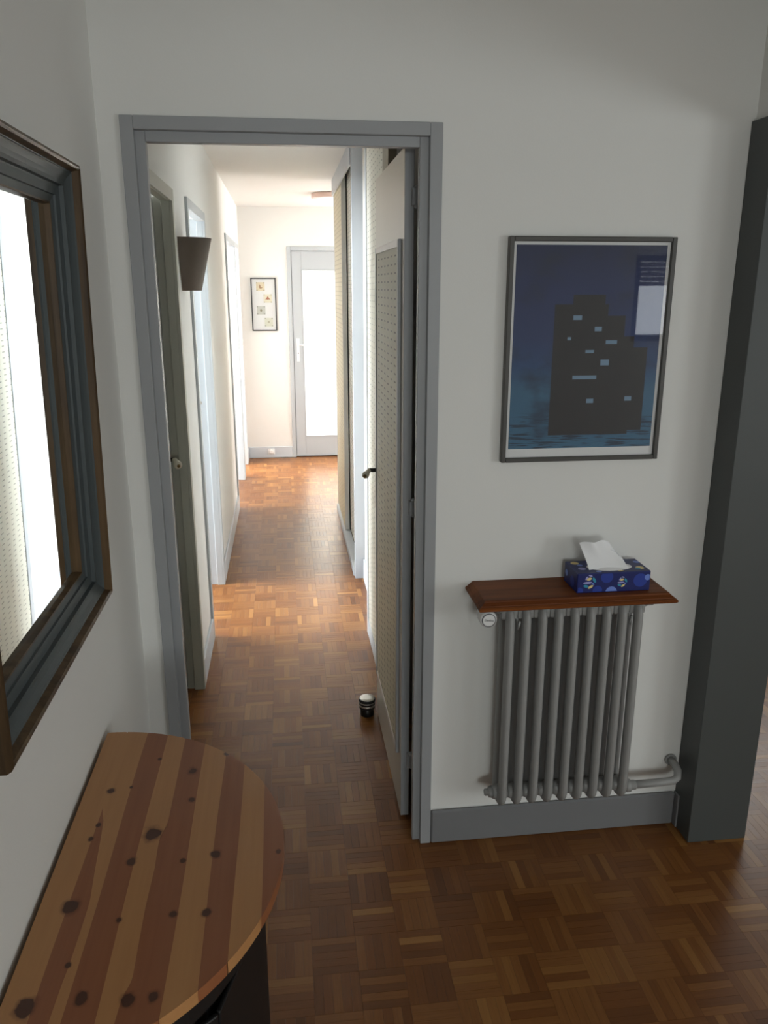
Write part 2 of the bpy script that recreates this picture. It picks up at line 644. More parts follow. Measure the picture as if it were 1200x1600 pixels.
# wall with the doorway: left piece, right piece, over the door
struct(boxes('wall_front', [(XL, -0.365, YW, YW + T, 0, H), (0.402, XS + 0.19, YW, YW + T, 0, H),
                            (-0.365, 0.402, YW, YW + T, 2.098, H)], WALL),
       'white wall around the grey-framed doorway, poster and radiator')
struct(boxes('wall_right', [(XS + 0.006, XS + 0.182, 2.03, YW, 2.128, H), (XS + 0.006, XS + 0.182, -1.3, 2.03, 2.128, H),
                            (XS + 0.006, XS + 0.182, -1.3, -0.9, 0, 2.128)], WALL),
       'white wall over the wide opening beside the slate post')
wall_hole('wall_back', 'white wall at the rear of the hall with an added open doorway', 'Y', -1.4, 0.1, XL - 0.12, XS + 0.182, 0, H, (-0.1, 1.1, 0.0, 2.1))  # doorway and the room behind it added to let fill light in
wall_hole('wall_added_room_back', 'white outer wall of the added rear room', 'Y', -4.2, 0.1, -1.0, 2.0, 0, H, (-0.25, 1.25, 0.95, 2.05))
struct(boxes('wall_added_room_side', [(-1.1, -1.0, -4.2, -1.3, 0, H), (2.0, 2.1, -4.2, -2.3, 0, H), (1.417, 2.1, -2.4, -2.3, 0, H), (1.317, 1.417, -2.3, -1.4, 0, H), (-1.1, XL - .12, -1.4, -1.3, 0, H)], WALL), 'white side walls of the added rear room')


wall_hole('wall_living_side', 'white wall of the living room with its large window', 'X', 4.4, 0.1, -2.3, 4.5, 0, H, (-1.9, -0.5, 0.55, 1.85))
wall_hole('wall_living_back', 'white living room wall with the small shuttered window', 'Y', -2.3, 0.1, XS + 0.18, 4.4, 0, H, (2.85, 3.95, 1.28, 1.96))
wall_hole('wall_living_front', 'white living room wall at the far end beyond the slate post', 'Y', 4.4, 0.1, 1.30, 4.4, 0, H, (2.2, 3.6, 1.1, 2.1))

# passage left wall: four openings
D1 = (2.42, 3.291)
D2 = (3.756, 4.586)
D3 = (6.225, 7.285)
D4 = (7.325, 7.955)
TW = 0.045                  # casing width
bl = []
prev = YW + T
for a, b in (D1, D2, D3, D4):
    bl.append((XC - 0.10, XC, prev, a + TW * 0.6, 0, H))
    bl.append((XC - 0.10, XC, a + TW * 0.6, b - TW * 0.6, 2.055, H))
    prev = b - TW * 0.6
bl.append((XC - 0.10, XC, prev, YE, 0, H))
struct(boxes('wall_passage_left', bl, WALL), 'cream white passage wall with a row of grey door frames')
struct(boxes('wall_passage_end', [(-0.51, 0.075, YE, YE + T, 0, H), (0.925, 3.3, YE, YE + T, 0, H), (0.075, 0.925, YE, YE + T, 2.07, H)], CREAM),
       'bright white wall at the far end of the passage')
# right side: dark cupboard recess, white bay, then wardrobe block
struct(boxes('wall_passage_right', [(0.95, 1.05, YW + T, 2.972, 0, H), (0.4105, 1.05, 2.972, 3.771, 0, H), (0.443, 1.05, 3.771, 4.55, 0, H),
                                    (1.05, 1.30, YW + T, 4.55, 0, H)], CREAM),
       'white passage wall between papered closet and wardrobe')
struct(boxes('wall_living_partition', [(1.20, 1.30, 4.5, 6.2, 0, H), (1.20, 3.3, 6.15, 6.25, 0, H)], CREAM), 'white wall closing the living room off from the passage')
# rooms behind the passage openings
wall_hole('wall_bedroom_outer', 'white outer wall of the bedroom', 'X', -3.5, 0.1, 2.2, 5.05, 0, H, (3.65, 4.95, 0.95, 2.25))
wall_hole('wall_study_outer', 'white outer wall of the study', 'X', -3.5, 0.1, 5.05, 8.3, 0, H, (5.15, 6.45, 0.85, 2.15))
struct(boxes('wall_bedroom_near', [(-3.5, -0.51, 2.3, 2.4, 0, H)], WALL), 'white near wall of the bedroom')
struct(boxes('wall_bedroom_far', [(-3.5, -0.51, 5.0, 5.1, 0, H)], WALL), 'white wall between bedroom and study')
struct(boxes('wall_study_far', [(-3.5, -0.51, 7.29, 7.32, 0, H)], WALL), 'white wall between study and washroom')
struct(boxes('wall_washroom_end', [(-3.5, -0.51, YE, YE + T, 0, H)], WALL), 'white end wall of the washroom')
struct(boxes('wall_end_room', [(-0.6, 2.0, 10.95, 11.05, 0, H), (-0.6, -0.5, YE + T, 11, 0, H), (1.9, 2.0, YE + T, 11, 0, H)], WALL), 'pale walls of the room behind the glazed door')
wall_hole('wall_side_passage', 'white wall of the side passage', 'X', 3.3, 0.1, 6.1, 8.4, 0, H, (6.35, 8.05, 0.85, 2.15))  # hole put in for the added side fill


def window(name, label, axis, c, a0, a1, z0, z1, mull=1, mat=GREYL):
    """frame of four bars and a mullion, a pane in each light"""
    w, d = 0.05, 0.05
    def bar(p, q, r, s):
        return (c - d / 2, c + d / 2, p, q, r, s) if axis == 'X' else (p, q, c - d / 2, c + d / 2, r, s)
    bl = [bar(a0, a1, z0, z0 + w), bar(a0, a1, z1 - w, z1), bar(a0, a0 + w, z0 + w, z1 - w), bar(a1 - w, a1, z0 + w, z1 - w)]
    mid = (a0 + a1) / 2
    if mull:
        bl.append(bar(mid - w / 2, mid + w / 2, z0 + w, z1 - w))
    return struct(boxes(name, bl, mat, bev=0.004), label)


window('window_1', 'pale framed window of the living room side wall', 'X', 4.44, -1.9, -0.5, 0.55, 1.85)
w2 = window('window_2', 'slate framed small window with a half lowered shutter', 'Y', -2.24, 2.85, 3.95, 1.28, 1.96, 0, SLATE)
boxes('roller_shutter', [(2.90, 3.90, -2.262, -2.25, 1.72 + 0.038 * i, 1.755 + 0.038 * i) for i in range(5)], TAUPE, w2, 0.002)
window('window_6', 'pale framed study window', 'X', -3.44, 5.15, 6.45, 0.85, 2.15)
window('window_5', 'pale framed window of the added rear room', 'Y', -4.24, -0.25, 1.25, 0.95, 2.05)
window('window_3', 'pale framed window at the far end of the living room', 'Y', 4.44, 2.2, 3.6, 1.1, 2.1)
window('window_4', 'pale framed bedroom window', 'X', -3.44, 3.65, 4.95, 0.95, 2.25)

# ------------------------------------------------------------------ main door frame
df = boxes('trim_1', [
    (-0.372, -0.341, 2.128, 2.152, 0, 2.106), (0.378, 0.410, 2.128, 2.152, 0, 2.106), (-0.341, 0.378, 2.128, 2.152, 2.075, 2.106),
    (-0.366, -0.318, 2.150, 2.179, 0, 2.10), (0.3555, 0.404, 2.150, 2.179, 0, 2.10), (-0.318, 0.3555, 2.150, 2.179, 2.051, 2.10),
    (-0.366, -0.345, 2.178, 2.242, 0, 2.10), (0.384, 0.404, 2.178, 2.242, 0, 2.10), (-0.345, 0.384, 2.178, 2.242, 2.080, 2.10)], GREY, None, 0.0018)
struct(df, 'grey painted stepped frame of the open doorway')

# baseboards
def baseboard(name, label, axis, c0, c1, a0, a1, h=0.118, mat=BASEG):
    bm = bmesh.new()
    if axis == 'Y':
        bm_box(bm, a0, a1, c0, c1, 0, h, 0.005, 1)
    else:
        bm_box(bm, c0, c1, a0, a1, 0, h, 0.0025)
    return struct(obj(name, bm, mat), label)


baseboard('baseboard_front', 'grey baseboard under the radiator', 'Y', 2.124, YW, 0.411, XS - 0.012)
baseboard('baseboard_stub', 'short grey baseboard return against the slate post', 'X', XS - 0.012, XS - 0.0005, 2.105, YW)
baseboard('baseboard_left', 'grey baseboard behind the half-round table', 'X', XL, XL + 0.012, -1.3, YW)
baseboard('baseboard_front_left', 'sliver of grey baseboard left of the doorway', 'Y', 2.126, YW, XL + 0.012, -0.373)
for i, (a, b) in enumerate(((D1[1] + .002, D2[0]), (D2[1], D3[0]), (D4[1], YE - 0.012))):
    baseboard('baseboard_passage', ('short grey baseboard under the wall lamp', 'long grey baseboard between the frosted and far door frames',
                                    'stub of grey baseboard in the far corner')[i], 'X', XC, XC + 0.012, a + 0.001, b - 0.001, 0.118, GREYL)
baseboard('baseboard_end', 'grey baseboard under the small butterfly pictures', 'Y', YE - 0.012, YE, XC + 0.012, 0.05, 0.118, GREYL)
baseboard('baseboard_bay', 'grey baseboard of the white bay beside the wardrobe', 'X', 0.431, 0.443, 3.774, 4.547, 0.125, GREYL)

# slate post: clad end of the right wall
struct(boxes('trim_2', [(1.228, 1.423, 2.028, 2.1375, 0, 2.128)], SLATE, None, 0.002), 'broad slate grey post closing the wall beside the radiator')
struct(boxes('trim_3', [(1.228, 1.423, -0.9, 2.028, 2.108, 2.128), (1.228, 1.423, -0.93, -0.9, 0, 2.128)], SLATE, None, 0.002), 'slate grey lining over the wide opening')

# casings of the passage openings
def casing(name, label, a, b, mat, top=2.09, deep=0.085, lining=True):
    x0, x1 = XC - deep, XC + 0.012
    bl = [(XC - 0.0, x1, a, a + TW, 0, top), (XC - 0.0, x1, b - TW, b, 0, top), (XC - 0.0, x1, a + TW, b - TW, top - TW, top)]
    s = 0.018
    # linings: stop nearest the passage, rebate beyond
    bl += [(XC - 0.032, XC, a + TW * .6, a + TW, 0, top - 0.02), (XC - 0.032, XC, b - TW, b - TW * .6, 0, top - 0.02), (XC - 0.032, XC, a + TW, b - TW, top - TW, top - 0.036),
           (x0, XC - 0.032, a + TW * .6, a + TW - 0.012, 0, top - 0.03), (x0, XC - 0.032, b - TW + 0.012, b - TW * .6, 0, top - 0.03)]
    return struct(boxes(name, bl, mat, None, 0.0015), label)


casing('trim_4', 'dull grey frame of the closed door nearest the doorway', *D1, OLIVE, 2.067, 0.062)
casing('trim_5', 'pale grey frame behind the brown wall lamp', *D2, FARG)
casing('trim_6', 'pale grey wide frame far down the passage', *D3, FARG)
casing('trim_7', 'narrow pale grey frame next to the far corner', *D4, FARG)


def lever(parent, hub, out, tip, plate=None, pm=TAUPE, k=1.0):
    """porcelain lever: dark neck out of a plate, ivory grip with a brass end; sub-parts of the handle"""
    bm = bmesh.new()
    bm_tube(bm, [hub, Vector(hub).lerp(Vector(out), .7), out], 0.008, 10)
    h = obj('handle', bm, DARKMETAL, parent)
    bm = bmesh.new()
    a, b = Vector(out), Vector(tip)
    d = (b - a).normalized()
    q = d.to_track_quat('Z', 'Y').to_matrix().to_4x4()
    L = (b - a).length
    bm_lathe(bm, [(.006 * k, 0), (.009 * k, .004), (.0085 * k, L * .2), (.0105 * k, L * .5), (.0132 * k, L * .8), (.012 * k, L * .96), (.006 * k, L)], 16)
    bmesh.ops.transform(bm, matrix=Matrix.Translation(a) @ q, verts=bm.verts)
    obj('grip', bm, IVORY, h)
    bm = bmesh.new()
    bm_lathe(bm, [(.0075, L - .002), (.006, L + .004), (.003, L + .006)], 12)
    bmesh.ops.transform(bm, matrix=Matrix.Translation(a) @ q, verts=bm.verts)
    obj('end_cap', bm, BRASS, h)
    if plate:
        obj_p = boxes('handle_plate', [plate], pm, h, 0.0015)
    return h


# closed door in the first frame
d3 = struct(boxes('door_3', [(-0.512, -0.474, D1[0] + .03, D1[1] - .03, 0.006, 2.035)], OLIVE, None, 0.002), 'closed grey door seen edge-on just past the doorway')
lever(d3, (-0.474, 3.165, 1.055), (-0.448, 3.165, 1.055), (-0.426, 3.115, 1.040), (-0.475, -0.470, 3.15, 3.18, 0.92, 1.15), OLIVE, 1.25)

# bedroom door standing open inside the room
d4 = struct(boxes('door_4', [(-1.28, -0.535, 3.805, 3.84, 0.006, 2.04)], GREYL, None, 0.002), 'pale grey bedroom door standing open inside the room')
lt = bmesh.new()
bm_box(lt, -0.412, -0.3985, D2[0] + TW - .002, D2[0] + TW + .004, 1.13, 1.25, 0.001)
bm_lathe(lt, [(.012, 0), (.009, .012), (.004, .016)], 10, 'Y', (-0.405, D2[0] + TW + .003, 1.19))
lo = obj('strike_plate', lt, TAUPE, bpy.data.objects['trim_5'])

# ------------------------------------------------------------------ the open door leaf (door_2)
XD0, XD1, YD0, YD1 = 0.334, 0.361, 2.266, 2.962
leaf = bmesh.new()
bm_box(leaf, XD0, XD1, YD0, YD1, 0.008, 2.072, 0.0015)
leaf.faces.ensure_lookup_table()
for f in leaf.faces:
    f.material_index = 0 if f.normal.x < -0.5 else 1
d2 = struct(obj('door_2', leaf, [BEIGE, GREY]), 'beige painted door standing open with a raised papered panel')
# raised panel: frame of four mouldings around a papered board
P0, P1, Q0, Q1 = 2.315, 2.895, 0.215, 1.842
mw, xp = 0.020, 0.326
for b in ((P0, P0 + mw, Q0, Q1), (P1 - mw, P1, Q0, Q1), (P0 + mw, P1 - mw, Q0, Q0 + mw), (P0 + mw, P1 - mw, Q1 - mw, Q1)):
    boxes('panel_moulding', [(xp - .002, XD0, *b)], GREY if b[2:] == (Q0, Q1) else MOULD, d2, 0.0015)  # same paint throughout; uprights darkened, shade of the dim hall put into their colour
boxes('papered_panel', [(xp + .001, XD0, P0 + mw, P1 - mw, Q0 + mw, Q1 - mw)], PAPER_NEAR, d2)
for z in (0.225, 1.08, 1.945):
    bm = bmesh.new()
    bm_lathe(bm, [(.004, -.03), (.0085, -.026), (.0085, .026), (.004, .03)], 12, 'Z', (0.366, 2.254, z))
    bm_box(bm, 0.352, 0.388, 2.2405, 2.268, z - .022, z + .022, 0.001)
    obj('hinge', bm, GREY, d2)
lever(d2, (0.334, 2.925, 1.045), (0.302, 2.925, 1.046), (0.282, 2.880, 1.034), (0.328, 0.334, 2.915, 2.945, 0.895, 1.125), TAUPE)

# door stop on the floor
ds = thing('door_stop', 'small round steel and black rubber door stop on the parquet', 'door stop', (0.291, 2.945, 0.0004))
def rings(name, prof, mat):
    bm = bmesh.new()
    bm_lathe(bm, prof, 32, 'Z', (0.291, 2.945, 0.0004))
    return obj(name, bm, mat, ds)
rings('base', [(.027, 0), (.028, .002), (.028, .030), (.026, .032)], DARKMETAL)
rings('rubber_ring', [(.026, .031), (.032, .033), (.032, .039), (.030, .041)], RUBBER)
rings('steel_band', [(.0305, .0405), (.0325, .042), (.0325, .048), (.0305, .050)], STEEL)
rings('rubber_ring', [(.030, .0495), (.0335, .051), (.0335, .056), (.031, .0575)], RUBBER)
rings('steel_band', [(.0315, .057), (.033, .058), (.033, .062), (.0315, .0635)], STEEL)
rings('rubber_ring', [(.031, .063), (.0345, .0645), (.0345, .073), (.033, .0745)], RUBBER)
rings('top_plate', [(.031, .074), (.0315, .075), (.0305, .078), (.015, .0785)], STEEL)

# ------------------------------------------------------------------ papered closet front and wardrobe on the right
cl = thing('closet', 'tall closet front covered in cream dashed wallpaper behind the open door', 'closet', (0.39, 3.4, 0))
boxes('papered_panel', [(0.380, 0.41, 3.135, 3.722, 0.085, H)], PAPER_FAR, cl)
boxes('plinth', [(0.377, 0.41, 3.135, 3.722, 0, 0.085)], GREYL, cl, 0.0015)
boxes('edge_strip', [(0.376, 0.41, 3.722, 3.772, 0, H)], GREYL, cl, 0.0015)
boxes('post', [(0.379, 0.41, 2.97, 3.135, 0, H)], TAUPE, cl, 0.0015)

wd = thing('wardrobe', 'built-in wardrobe with papered sliding doors under a grey fascia', 'wardrobe', (0.7, 5.3, 0))
boxes('side_post', [(0.383, 0.48, 4.55, 4.598, 0, H)], GREYL, wd, 0.0015)
boxes('carcass', [(0.480, 1.18, 4.60, 6.16, 0, H)], GREY, wd)
boxes('fascia', [(0.376, 0.387, 4.598, 6.18, 2.345, H)], GREYL, wd, 0.0015)
boxes('end_panel', [(0.388, 1.18, 6.161, 6.18, 0, H)], GREYL, wd)
boxes('dark_gap_strip', [(0.4195, 0.4255, 5.43, 5.45, 0.046, 2.42)], RUBBER, wd)  # black strip standing in for the shaded gap between the sliding doors
boxes('head_track', [(0.387, 0.479, 4.598, 6.16, 2.425, H)], RUBBER, wd)
boxes('plinth', [(0.376, 0.426, 4.598, 6.16, 0, 0.042)], GREYL, wd, 0.0015)
boxes('floor_track', [(0.4265, 0.479, 4.598, 6.16, 0, 0.036)], [RUBBER], wd)
for (x0, x1, y0, y1, m) in ((0.389, 0.418, 5.42, 6.158, PAPER_WARM), (0.426, 0.454, 4.60, 5.62, PAPER_FAR)):
    sd = boxes('sliding_door', [(x0 + .001, x1, y0 + .006, y1 - .006, 0.048, 2.422)], m, wd)
    boxes('door_stile', [(x0, x1 + .001, y0, y0 + .007, 0.046, 2.424)], STILE, sd, 0.001)
    boxes('door_stile', [(x0, x1 + .001, y1 - .007, y1, 0.046, 2.424)], STILE, sd, 0.001)

# ------------------------------------------------------------------ end door with frosted pane
ef = struct(boxes('trim_8', [(0.05, 0.088, YE - .012, YE + .03, 0, 2.093), (0.912, 0.95, YE - .012, YE + .03, 0, 2.093), (0.088, 0.912, YE - .012, YE + .03, 2.053, 2.093),
                          (0.07, 0.115, YE + .0405, YE + .07, 0, 2.08), (0.885, 0.93, YE + .0405, YE + .07, 0, 2.08), (0.115, 0.885, YE + .0405, YE + .07, 2.02, 2.08), (0.115, 0.885, YE + .0405, YE + .08, -0.003, 0.018)],
                  FARG, None, 0.002), 'pale grey frame of the glazed end door')
st = 0.098
d1 = struct(boxes('door_1', [(0.091, 0.091 + st, YE, YE + .04, 0.012, 2.05), (0.909 - st, 0.909, YE, YE + .04, 0.012, 2.05),
                             (0.091 + st, 0.909 - st, YE, YE + .04, 0.012, 0.215), (0.091 + st, 0.909 - st, YE, YE + .04, 1.875, 2.05)], FARG, None, 0.002),
            'pale grey door with one tall frosted pane closing the passage')
boxes('glass_pane', [(0.091 + st, 0.909 - st, YE + .016, YE + .022, 0.215, 1.875)], FROST, d1)
boxes('glazing_bead', [(0.189, 0.199, YE - .004, YE + .015, 0.215, 1.875), (0.801, 0.811, YE - .004, YE + .015, 0.215, 1.875),
                       (0.199, 0.801, YE - .004, YE + .015, 0.215, 0.225), (0.199, 0.801, YE - .004, YE + .015, 1.865, 1.875)], FARG, d1, 0.001)
bm = bmesh.new()
bm_lathe(bm, [(.009, 0), (.009, .03), (.008, .045)], 12, 'Y', (0.137, YE - .050, 1.150))
bm_tube(bm, [(0.137, YE - .045, 1.150), (0.150, YE - .048, 1.150), (0.245, YE - .048, 1.150)], 0.008, 10)
dh = obj('handle', bm, CHROME, d1)
boxes('handle_plate', [(0.122, 0.152, YE - .006, YE, 0.985, 1.215)], CHROME, dh, 0.002)
bm = bmesh.new()
bm_lathe(bm, [(.006, 0), (.005, .003)], 10, 'Y', (0.137, YE - .009, 1.07))
obj('keyhole', bm, DARKMETAL, dh)

# ------------------------------------------------------------------ wall lamp
sy = 3.53
bm = bmesh.new()
n = 28
def arc(r, z, xoff=0.0):
    return [bm.verts.new((XC + .002 + r * math.sin(math.pi * i / n) + xoff, sy - r * math.cos(math.pi * i / n), z)) for i in range(n + 1)]
o0, o1 = arc(.072, 1.698), arc(.123, 1.905)
i1, i0 = arc(.119, 1.905), arc(.068, 1.698)
for a, b in ((o0, o1), (o1, i1), (i1, i0), (i0, o0)):
    for i in range(n):
        f = bm.faces.new((a[i], a[i + 1], b[i + 1], b[i]))
        f.smooth = True
bmesh.ops.recalc_face_normals(bm, faces=bm.faces)
wl = thing('wall_lamp', 'brown half-cone wall lamp between the first two passage doors', 'wall lamp', (XC, sy, 1.70))
obj('shade', bm, SHADE, wl)
boxes('back_plate', [(XC + .0005, XC + .012, sy - .05, sy + .05, 1.72, 1.88)], WPLAST, wl, 0.002)
bm = bmesh.new()
bm_lathe(bm, [(.012, 0), (.016, .02), (.016, .05), (.03, .075), (.028, .105), (.012, .12)], 16, 'Z', (XC + .05, sy, 1.74))
bm_box(bm, XC + .012, XC + .04, sy - .006, sy + .006, 1.75, 1.765)
obj('bulb', bm, OPAL, wl)

# ceiling lamp
cp = thing('ceiling_lamp', 'round flat ceiling lamp with a pale copper rim near the end door', 'ceiling lamp', (0.43, 7.05, 2.40))
bm = bmesh.new()
bm_lathe(bm, [(.158, H - .036), (.168, H - .035), (.170, H - .030), (.170, H - .004), (.165, H - .0005)], 48, 'Z', (0.43, 7.05, 0))
obj('rim', bm, COPPER, cp)
bm = bmesh.new()
bm_lathe(bm, [(.05, H - .043), (.12, H - .042), (.156, H - .039), (.158, H - .035)], 48, 'Z', (0.43, 7.05, 0))
obj('diffuser', bm, OPAL, cp)

# small pictures on the end wall
X0, X1, Z0, Z1 = -0.310, -0.065, 1.291, 1.800
yf = YE - .018
pf = thing('picture_frame', 'narrow black frame holding four small insect prints on white', 'picture', (-.19, YE - .01, Z0))
fw = 0.011
boxes('frame', [(X0, X0 + fw, yf, YE - .0005, Z0, Z1), (X1 - fw, X1, yf, YE - .0005, Z0, Z1), (X0 + fw, X1 - fw, yf, YE - .0005, Z0, Z0 + fw),
                (X0 + fw, X1 - fw, yf, YE - .0005, Z1 - fw, Z1)], BLACKP, pf, 0.001)
boxes('mount', [(X0 + fw, X1 - fw, YE - .010, YE - .001, Z0 + fw, Z1 - fw)], PAPER, pf)
def small_print(cx, cz, ground, ink, shape):
    w = 0.041
    g = boxes('print', [(cx - w, cx + w, YE - .012, YE - .0101, cz - w, cz + w)], paint('print_ground', ground, .8, .08, 0, 60), pf)
    bm = bmesh.new()
    vs = [bm.verts.new((cx + a * w, YE - .0125, cz + b * w)) for a, b in shape]
    bm.faces.new(vs)
    r = bmesh.ops.extrude_face_region(bm, geom=bm.faces[:])
    bmesh.ops.translate(bm, verts=[v for v in r['geom'] if isinstance(v, bmesh.types.BMVert)], vec=(0, .0006, 0))
    bmesh.ops.recalc_face_normals(bm, faces=bm.faces)
    obj('insect', bm, paint('print_ink', ink, .8, .1, 0, 60), g)
    cm = paint('print_corner', tuple(x * .62 for x in ground), .8, .1)
    for a in (-1, 1):
        for b in (-1, 1):
            boxes('corner_mark', [(cx + a * w * .82 - .006, cx + a * w * .82 + .006, YE - .0124, YE - .0119, cz + b * w * .85 - .005, cz + b * w * .85 + .005)], cm, g)
moth = [(-.65, -.3), (-.3, .1), (0, .55), (.3, .1), (.65, -.3), (.2, -.2), (0, -.35), (-.2, -.2)]
ell = [(-.2, .5), (0, .35), (.1, -.1), (.55, -.3), (.2, -.45), (-.2, -.45), (-.35, -.1)]
dot = [(.28 * math.cos(i * math.pi / 4), .32 * math.sin(i * math.pi / 4)) for i in range(8)]
small_print(-.216, 1.716, lin(226, 214, 186), lin(172, 140, 108), ell)
small_print(-.148, 1.603, lin(228, 223, 202), lin(172, 114, 92), moth)
small_print(-.218, 1.490, lin(204, 205, 196), lin(150, 148, 124), dot)
small_print(-.146, 1.376, lin(222, 223, 208), lin(190, 187, 164), [(a * .9, b * .9) for a, b in dot])
boxes('glass_pane', [(X0 + fw, X1 - fw, YE - .0155, YE - .0145, Z0 + fw, Z1 - fw)], GLASS, pf)

# socket in the end baseboard
sk = boxes('wall_socket', [(-0.207, -0.137, YE - .018, YE - .0115, 0.04, 0.098)], WPLAST, None, 0.002)
tag(sk, 'small white socket set in the grey baseboard under the insect prints', 'socket')
bm = bmesh.new()
bm_lathe(bm, [(.016, 0), (.020, .006), (.020, .016), (.018, .018)], 20, 'Y', (-0.172, YE - .036, 0.069))
obj('plug', bm, WPLAST, sk)

# ------------------------------------------------------------------ poster
PX0, PX1, PZ0, PZ1 = 0.589, 1.046, 1.240, 1.840
ps = thing('poster', 'framed night-blue print hanging on the white wall above the radiator', 'picture', (.8175, YW - .012, PZ0))
fy0, fw = YW - .022, 0.0125
boxes('frame', [(PX0, PX0 + fw, fy0, YW - .0005, PZ0, PZ1), (PX1 - fw, PX1, fy0, YW - .0005, PZ0, PZ1),
                (PX0 + fw, PX1 - fw, fy0, YW - .0005, PZ0, PZ0 + fw), (PX0 + fw, PX1 - fw, fy0, YW - .0005, PZ1 - fw, PZ1)], PICFR, ps, 0.002)
boxes('mount', [(PX0 + fw, PX1 - fw, YW - .010, YW - .002, PZ0 + fw, PZ1 - fw)], PAPER, ps)
mx, mt, mb = 0.009, 0.008, 0.024
px0, px1, pz0, pz1 = PX0 + fw + mx, PX1 - fw - mx, PZ0 + fw + mb, PZ1 - fw - mt
boxes('print', [(px0, px1, YW - .0112, YW - .0101, pz0, pz1)], PRINT, ps, 0, ((px0 + px1) / 2, YW - .0106, (pz0 + pz1) / 2))
boxes('glass_pane', [(PX0 + fw, PX1 - fw, YW - .0150, YW - .0132, PZ0 + fw, PZ1 - fw)], GLASS, ps)

# ------------------------------------------------------------------ radiator
YR0, YR1 = 2.018, 2.086          # front and rear columns
rd = thing('radiator', 'grey cast iron radiator of nine columns under the brown shelf', 'radiator', (.80, 2.05, .185))
def section_bm(x):
    bm = bmesh.new()
    rc = 0.030
    pts = []
    zb, zt = 0.209, 0.834
    for cy, cz, a0 in ((YR1 - rc, zt - rc, 0), (YR0 + rc, zt - rc, 90), (YR0 + rc, zb + rc, 180), (YR1 - rc, zb + rc, 270)):
        for s in range(5):
            a = math.radians(a0 + s * 22.5)
            pts.append((x, cy + rc * math.cos(a), cz + rc * math.sin(a)))
    bm_tube(bm, pts, 0.019, 14, True, 0.0128)
    # hubs joining neighbouring sections, swollen at the middle of the section
    bm_box(bm, x - .02375, x + .02375, 2.024, 2.080, 0.806, 0.850, 0.005)
    for z, y, g in ((0.228, 2.050, 0),):
        bm_lathe(bm, [(.019 + g, -.0235), (.021 + g, -.018), (.024 + g, -.008), (.024 + g, .008), (.021 + g, .018), (.019 + g, .0235)], 18, 'X', (x, y, z))
    return bm
for i in range(9):
    obj('section', section_bm(0.607 + 0.0473 * i), RADP, rd)
xe = 0.607 + 0.0473 * 8
bm = bmesh.new()
bm_lathe(bm, [(.019, -.0235), (.017, -.030), (.017, -.034), (.011, -.035), (.011, -.045), (.009, -.047)], 6, 'X', (0.607, 2.052, 0.228))
obj('plug', bm, RADP, rd)
# return pipe at the lower right, elbow into the wall
bm = bmesh.new()
bm_lathe(bm, [(.016, .022), (.021, .027), (.021, .040), (.015, .042), (.015, .058), (.011, .060)], 8, 'X', (xe, 2.052, 0.214))
obj('union_nut', bm, RADP, rd)
bm = bmesh.new()
bm_tube(bm, [(xe + .05, 2.052, .214), (1.14, 2.060, .210), (1.175, 2.064, .209), (1.192, 2.070, .215), (1.197, 2.082, .232), (1.197, 2.10, .240), (1.197, 2.1375, .240)], 0.0125, 12)
bm_lathe(bm, [(.020, 0), (.018, .005), (.012, .007)], 16, 'Y', (1.197, 2.130, .240))
obj('pipe', bm, RADP, rd)
# valve with white thermostatic head at the upper left
kx, kz = 0.540, 0.819
bm = bmesh.new()
bm_tube(bm, [(0.600, 2.085, .819), (kx, 2.085, kz), (kx, 2.137, kz)], 0.0105, 12)
bm_lathe(bm, [(.012, 2.071), (.016, 2.073), (.016, 2.098), (.012, 2.100)], 12, 'Y', (kx, 0, kz + .002))
vb = obj('valve_body', bm, RADP, rd)
bm = bmesh.new()
bm_lathe(bm, [(.018, 2.0000), (.0215, 2.0010), (.0245, 2.0050), (.0245, 2.0340), (.022, 2.0400), (.018, 2.0660), (.014, 2.0720)], 32, 'Y', (kx, 0, kz))
hd = obj('thermostat_head', bm, WPLAST, rd)
hd['label'] = 'white thermostat head with a grey printed name'
bm = bmesh.new()
bm_lathe(bm, [(.0185, 1.9982), (.0200, 1.9982), (.0200, 2.0005), (.0185, 2.0005)], 32, 'Y', (kx, 0, kz), 0, False)
obj('dial_ring', bm, INKGREY, hd)
bm = bmesh.new()
bm_lathe(bm, [(.0165, 1.9978), (.0178, 1.9990), (.0178, 2.0015)], 32, 'Y', (kx, 0, kz))
obj('end_disc', bm, WPLAST, hd)
fc = bpy.data.curves.new('lettering', 'FONT')
fc.body = 'Danfoss'
fc.size, fc.extrude, fc.shear, fc.align_x, fc.align_y = 0.0085, 0.0002, 0.3, 'CENTER', 'CENTER'
tmp = bpy.data.objects.new('lettering_source', fc)
COL.objects.link(tmp)
bpy.context.view_layer.update()
tm = bpy.data.meshes.new_from_object(tmp.evaluated_get(bpy.context.evaluated_depsgraph_get()))
bpy.data.objects.remove(tmp)
tm.materials.clear()
tm.materials.append(INKGREY)
tm.transform(Matrix.Translation((kx, 1.9972, kz)) @ Matrix.Rotation(math.radians(6), 4, 'Y') @ Matrix.Rotation(math.radians(90), 4, 'X'))
to = bpy.data.objects.new('lettering', tm)
COL.objects.link(to)
to.parent = hd
# bracket hooks holding the radiator to the wall
for x in (0.607 + 0.0473 * .5, 0.607 + 0.0473 * 7.5):
    bm = bmesh.new()
    bm_tube(bm, [(x, 2.137, .835), (x, 2.09, .835), (x, 2.052, .828), (x - .001, 2.022, .800), (x - .002, 2.012, .782), (x + .002, 2.012, .806)], 0.004, 8)
    obj('wall_hook', bm, RADP, rd)

